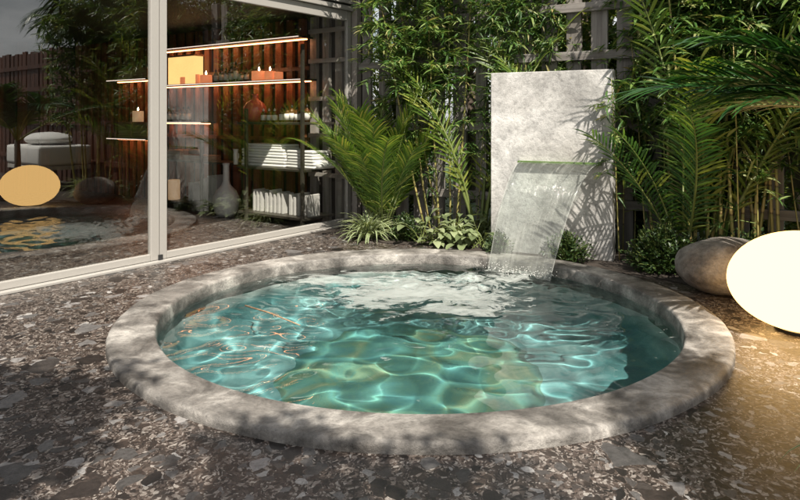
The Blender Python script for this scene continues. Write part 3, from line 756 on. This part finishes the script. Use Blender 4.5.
make_shrub('large dark shrub between the slab and the boulder',22,(2.22,5.62,0),.42,.26,.42,3400,.055)
sh3=make_shrub('dark shrub behind the boulder under the right bamboo',23,(2.85,5.55,0),.42,.22,.36,2400,.05)
# palms behind and beside slab
yp=make_palm('yellow green areca palm rising behind the slab left corner',31,(.85,7.08,0),8,2.45,M['ypleaf'],(1.15,1.5),(.45,.9),26,.38,.026,az=[.5,1.2,2.4,1.8,0.],fwd=.8)
dup(yp,'yellow green areca palm rising behind the slab right corner',(1.80,6.55,0),-.3,1.03)
p2=make_palm('green areca palm against the right side of slab',33,(2.50,5.85,0),16,1.65,M['pleaf'],(1.1,1.5),(.4,1.0),30,.34,.020)

dup(yp,'yellow green palm crown among the right hand bamboo',(2.75,5.95,0),4.,1.0)
# right bamboo grove
b1=make_bamboo('thick bamboo clump with leaning yellow canes right of slab',41,[(-.1,0,-.25,0),(.2,-.1,-.15,0),(.38,-.05,.12,0),(.05,.05,-.05,0),(.12,-.03,.0,.05),(.3,0,.1,0),(.45,.05,.3,0)],3.3,1.15,80,(2.62,5.72,0),.15,perbr=16,spread=.6,cr=.016)
b2=dup(b1,'bamboo clump behind the glowing lamp',(3.35,5.35,0),2.1,1.)
b3=dup(b1,'bamboo clump in the right corner beyond the lamp',(4.15,4.9,0),4.,1.05)
b4=dup(b1,'bamboo clump close behind right edge of slab',(2.45,6.22,0),5.2,1.0)
# arching foreground palm at right
make_palm('dark green palm arching in from the right frame edge',51,(3.25,3.75,0),8,1.75,M['dpleaf'],(.55,.85),(.6,1.05),32,.48,.034,az=[2.95,2.7,3.15,2.6,2.0,2.85,3.3],base=.95,trunk=.05,fwd=.85)
dup(b1,'bamboo clump close behind the top of the slab',(1.62,6.98,0),2.9,(.8,.62,.93))
dup(lowb,'young bamboo shoots against the right edge of slab',(2.12,6.25,0),1.,1.15)
dup(lowb,'young bamboo shoots between the slab and right canes',(2.55,5.95,0),2.3,1.3)
dup(lowb,'young bamboo shoots among the canes above the boulder',(3.0,5.62,0),3.9,1.25)
dup(lowb,'young bamboo shoots behind the glowing lamp',(3.5,5.35,0),5.1,1.3)
# trees beyond the fence
def make_tree(label,seed,loc,H,r,n,group='trees beyond the fence',LL=.14):
    rng=random.Random(seed); o=thing('tree',label,'tree',loc,0,group); mb=MB(); tk=MB()
    tk.tube([(0,0,0),(.1,0,H*.3),(0,.1,H*.6),(.05,0,H*.85)],[.13,.1,.07,.03],10)
    cl=[]
    for i in range(30):
        d=rdir(rng,-.6,1.4); c=Vector((d.x*r*rng.uniform(.3,1),d.y*r*rng.uniform(.3,1),H*.58+d.z*H*.40*rng.uniform(.4,1))); cl.append((c,rng.uniform(.25,.5)*r*.7)); 
        tk.tube([Vector((0,.05,H*.4)),Vector((0,.05,H*.4)).lerp(c,.5)+UP*.1,c],[.04,.025,.008],5,False)
    for i in range(n):
        c,rr_=cl[i%30]; d=rdir(rng,-1.5,1.5); q=c+d*rr_*rng.random()**.4
        mb.leaf(q,(d+rdir(rng,-1,1)).normalized(),UP,LL*rng.uniform(.6,1.3),LL*.45,.25,.2,2)
    mb.build('crown',M['tleaf'],o); tk.build('trunk',M['bark'],o,True); return o
tr1=make_tree('leafy yellow green tree behind the fence above the slab',61,F(2.2,1.9),4.2,1.5,9000)
dup(tr1,'leafy tree behind the fence left of slab, by the pavilion',F(.2,2.6),1.,1.1)
dup(tr1,'leafy tree behind the fence over the right bamboo',F(4.6,2.0),2.,1.05)
dup(tr1,'leafy tree behind the brown fence, mirrored in glass',F(7.6,2.4),3.,.85)
# coconut palms mirrored in the glass
cp=make_palm('tall coconut palm beyond the brown fence, mirrored in the glass',71,F(8.8,1.6),16,2.6,M['dpleaf'],(.1,1.0),(1.2,2.0),44,.7,.05,base=4.6,trunk=.14,name='coconut_palm',group='coconut palms beyond the fence',lmdroop=.5)
dup(cp,'shorter coconut palm beyond the brown fence, mirrored in the glass',F(10.4,2.2),1.2,(.9,.9,.78))
# ------------------------------------------------------------------ daybed out at the right (seen in the glass)
db=thing('daybed','white covered daybed to the right, seen mirrored in glass','daybed',(5.20,3.95,0),fang)
mb=MB(); mb.box(-.5,1.0,-.45,.45,.36,.44,.01); mb.build('base_board',M['cream'],db)
mb=MB(); mb.box(-.52,1.02,-.47,.47,.445,.80,.06); mb.build('mattress',M['white'],db,True)
for sx_,sy_ in ((-.42,-.38),(.92,-.38),(-.42,.38),(.92,.38)):
    mb=MB(); mb.box(sx_-.03,sx_+.03,sy_-.03,sy_+.03,0,.358,.004); mb.build('leg',M['brownwood'],db)
mb=ovoid(.55,.38,.26,.05,2,40,20); mb.v=[(x+.25,y,z+.78) for x,y,z in mb.v]; mb.build('pillow',M['white'],db,True)

# hedge behind the fence
hg=make_shrub('tall hedge section behind the fence over the slab',81,F(2.0,.95),1.1,.6,2.9,5200,.11,'tleaf','hedge sections behind the fence'); hg['category']='hedge'
for a,lb in ((-.1,'tall hedge section behind the fence next to the pavilion'),(4.1,'tall hedge section behind the fence over the right bamboo'),(6.2,'tall hedge section behind the start of brown fence'),(3.1,'tall hedge section behind the fence right of slab')):
    dup(hg,lb,F(a,1.0),a)
# ------------------------------------------------------------------ unseen trees and bamboo, added out of view to shade the terrace
def make_shade_tree(label,seed,loc,H,r,n,zb):
    rng=random.Random(seed); o=thing('tree',label,'tree',loc,0,'added shade trees behind the viewer'); mb=MB(); tk=MB()
    tk.tube([(0,0,0),(.06,0,H*.3),(0,.08,H*.6),(.03,0,H*.9)],[.10,.08,.06,.02],10); cl=[]
    for i in range(22):
        d=rdir(rng,-.5,.9); c=Vector((d.x*r*rng.uniform(.2,.85),d.y*r*rng.uniform(.2,.85),zb+(H-zb)*rng.random())); cl.append((c,rng.uniform(.22,.42)*r))
        tk.tube([Vector((0,.05,H*.5)),Vector((0,.05,H*.5)).lerp(c,.5)+UP*.1,c],[.03,.02,.006],5,False)
    for i in range(n):
        c,rr_=cl[i%22]; q=c+rdir(rng,-1.5,1.5)*rr_*rng.random()**.4
        mb.leaf(q,rdir(rng,-1.,1.),UP+rdir(rng,-1,1)*.6,.13*rng.uniform(.6,1.3),.055,.25,.2,2)
    mb.build('crown',M['dleaf'],o); tk.build('trunk',M['bark'],o,True); return o
c1=make_shade_tree('added unseen tree left behind the viewer dappling the left terrace',91,(-1.15,-.35,0),4.7,.95,5200,3.3)
dup(c1,'added unseen tree right behind the viewer shading the front terrace',(.95,-1.25,0),2.)
dup(c1,'added unseen tree at the right beside the viewer shading the right rim',(2.45,-.10,0),4.,(.85,.85,1.))
dup(b1,'added unseen bamboo clump at the right, out of frame, shading the lamp',(4.0,2.3,0),3.,(1.0,1.0,.66))
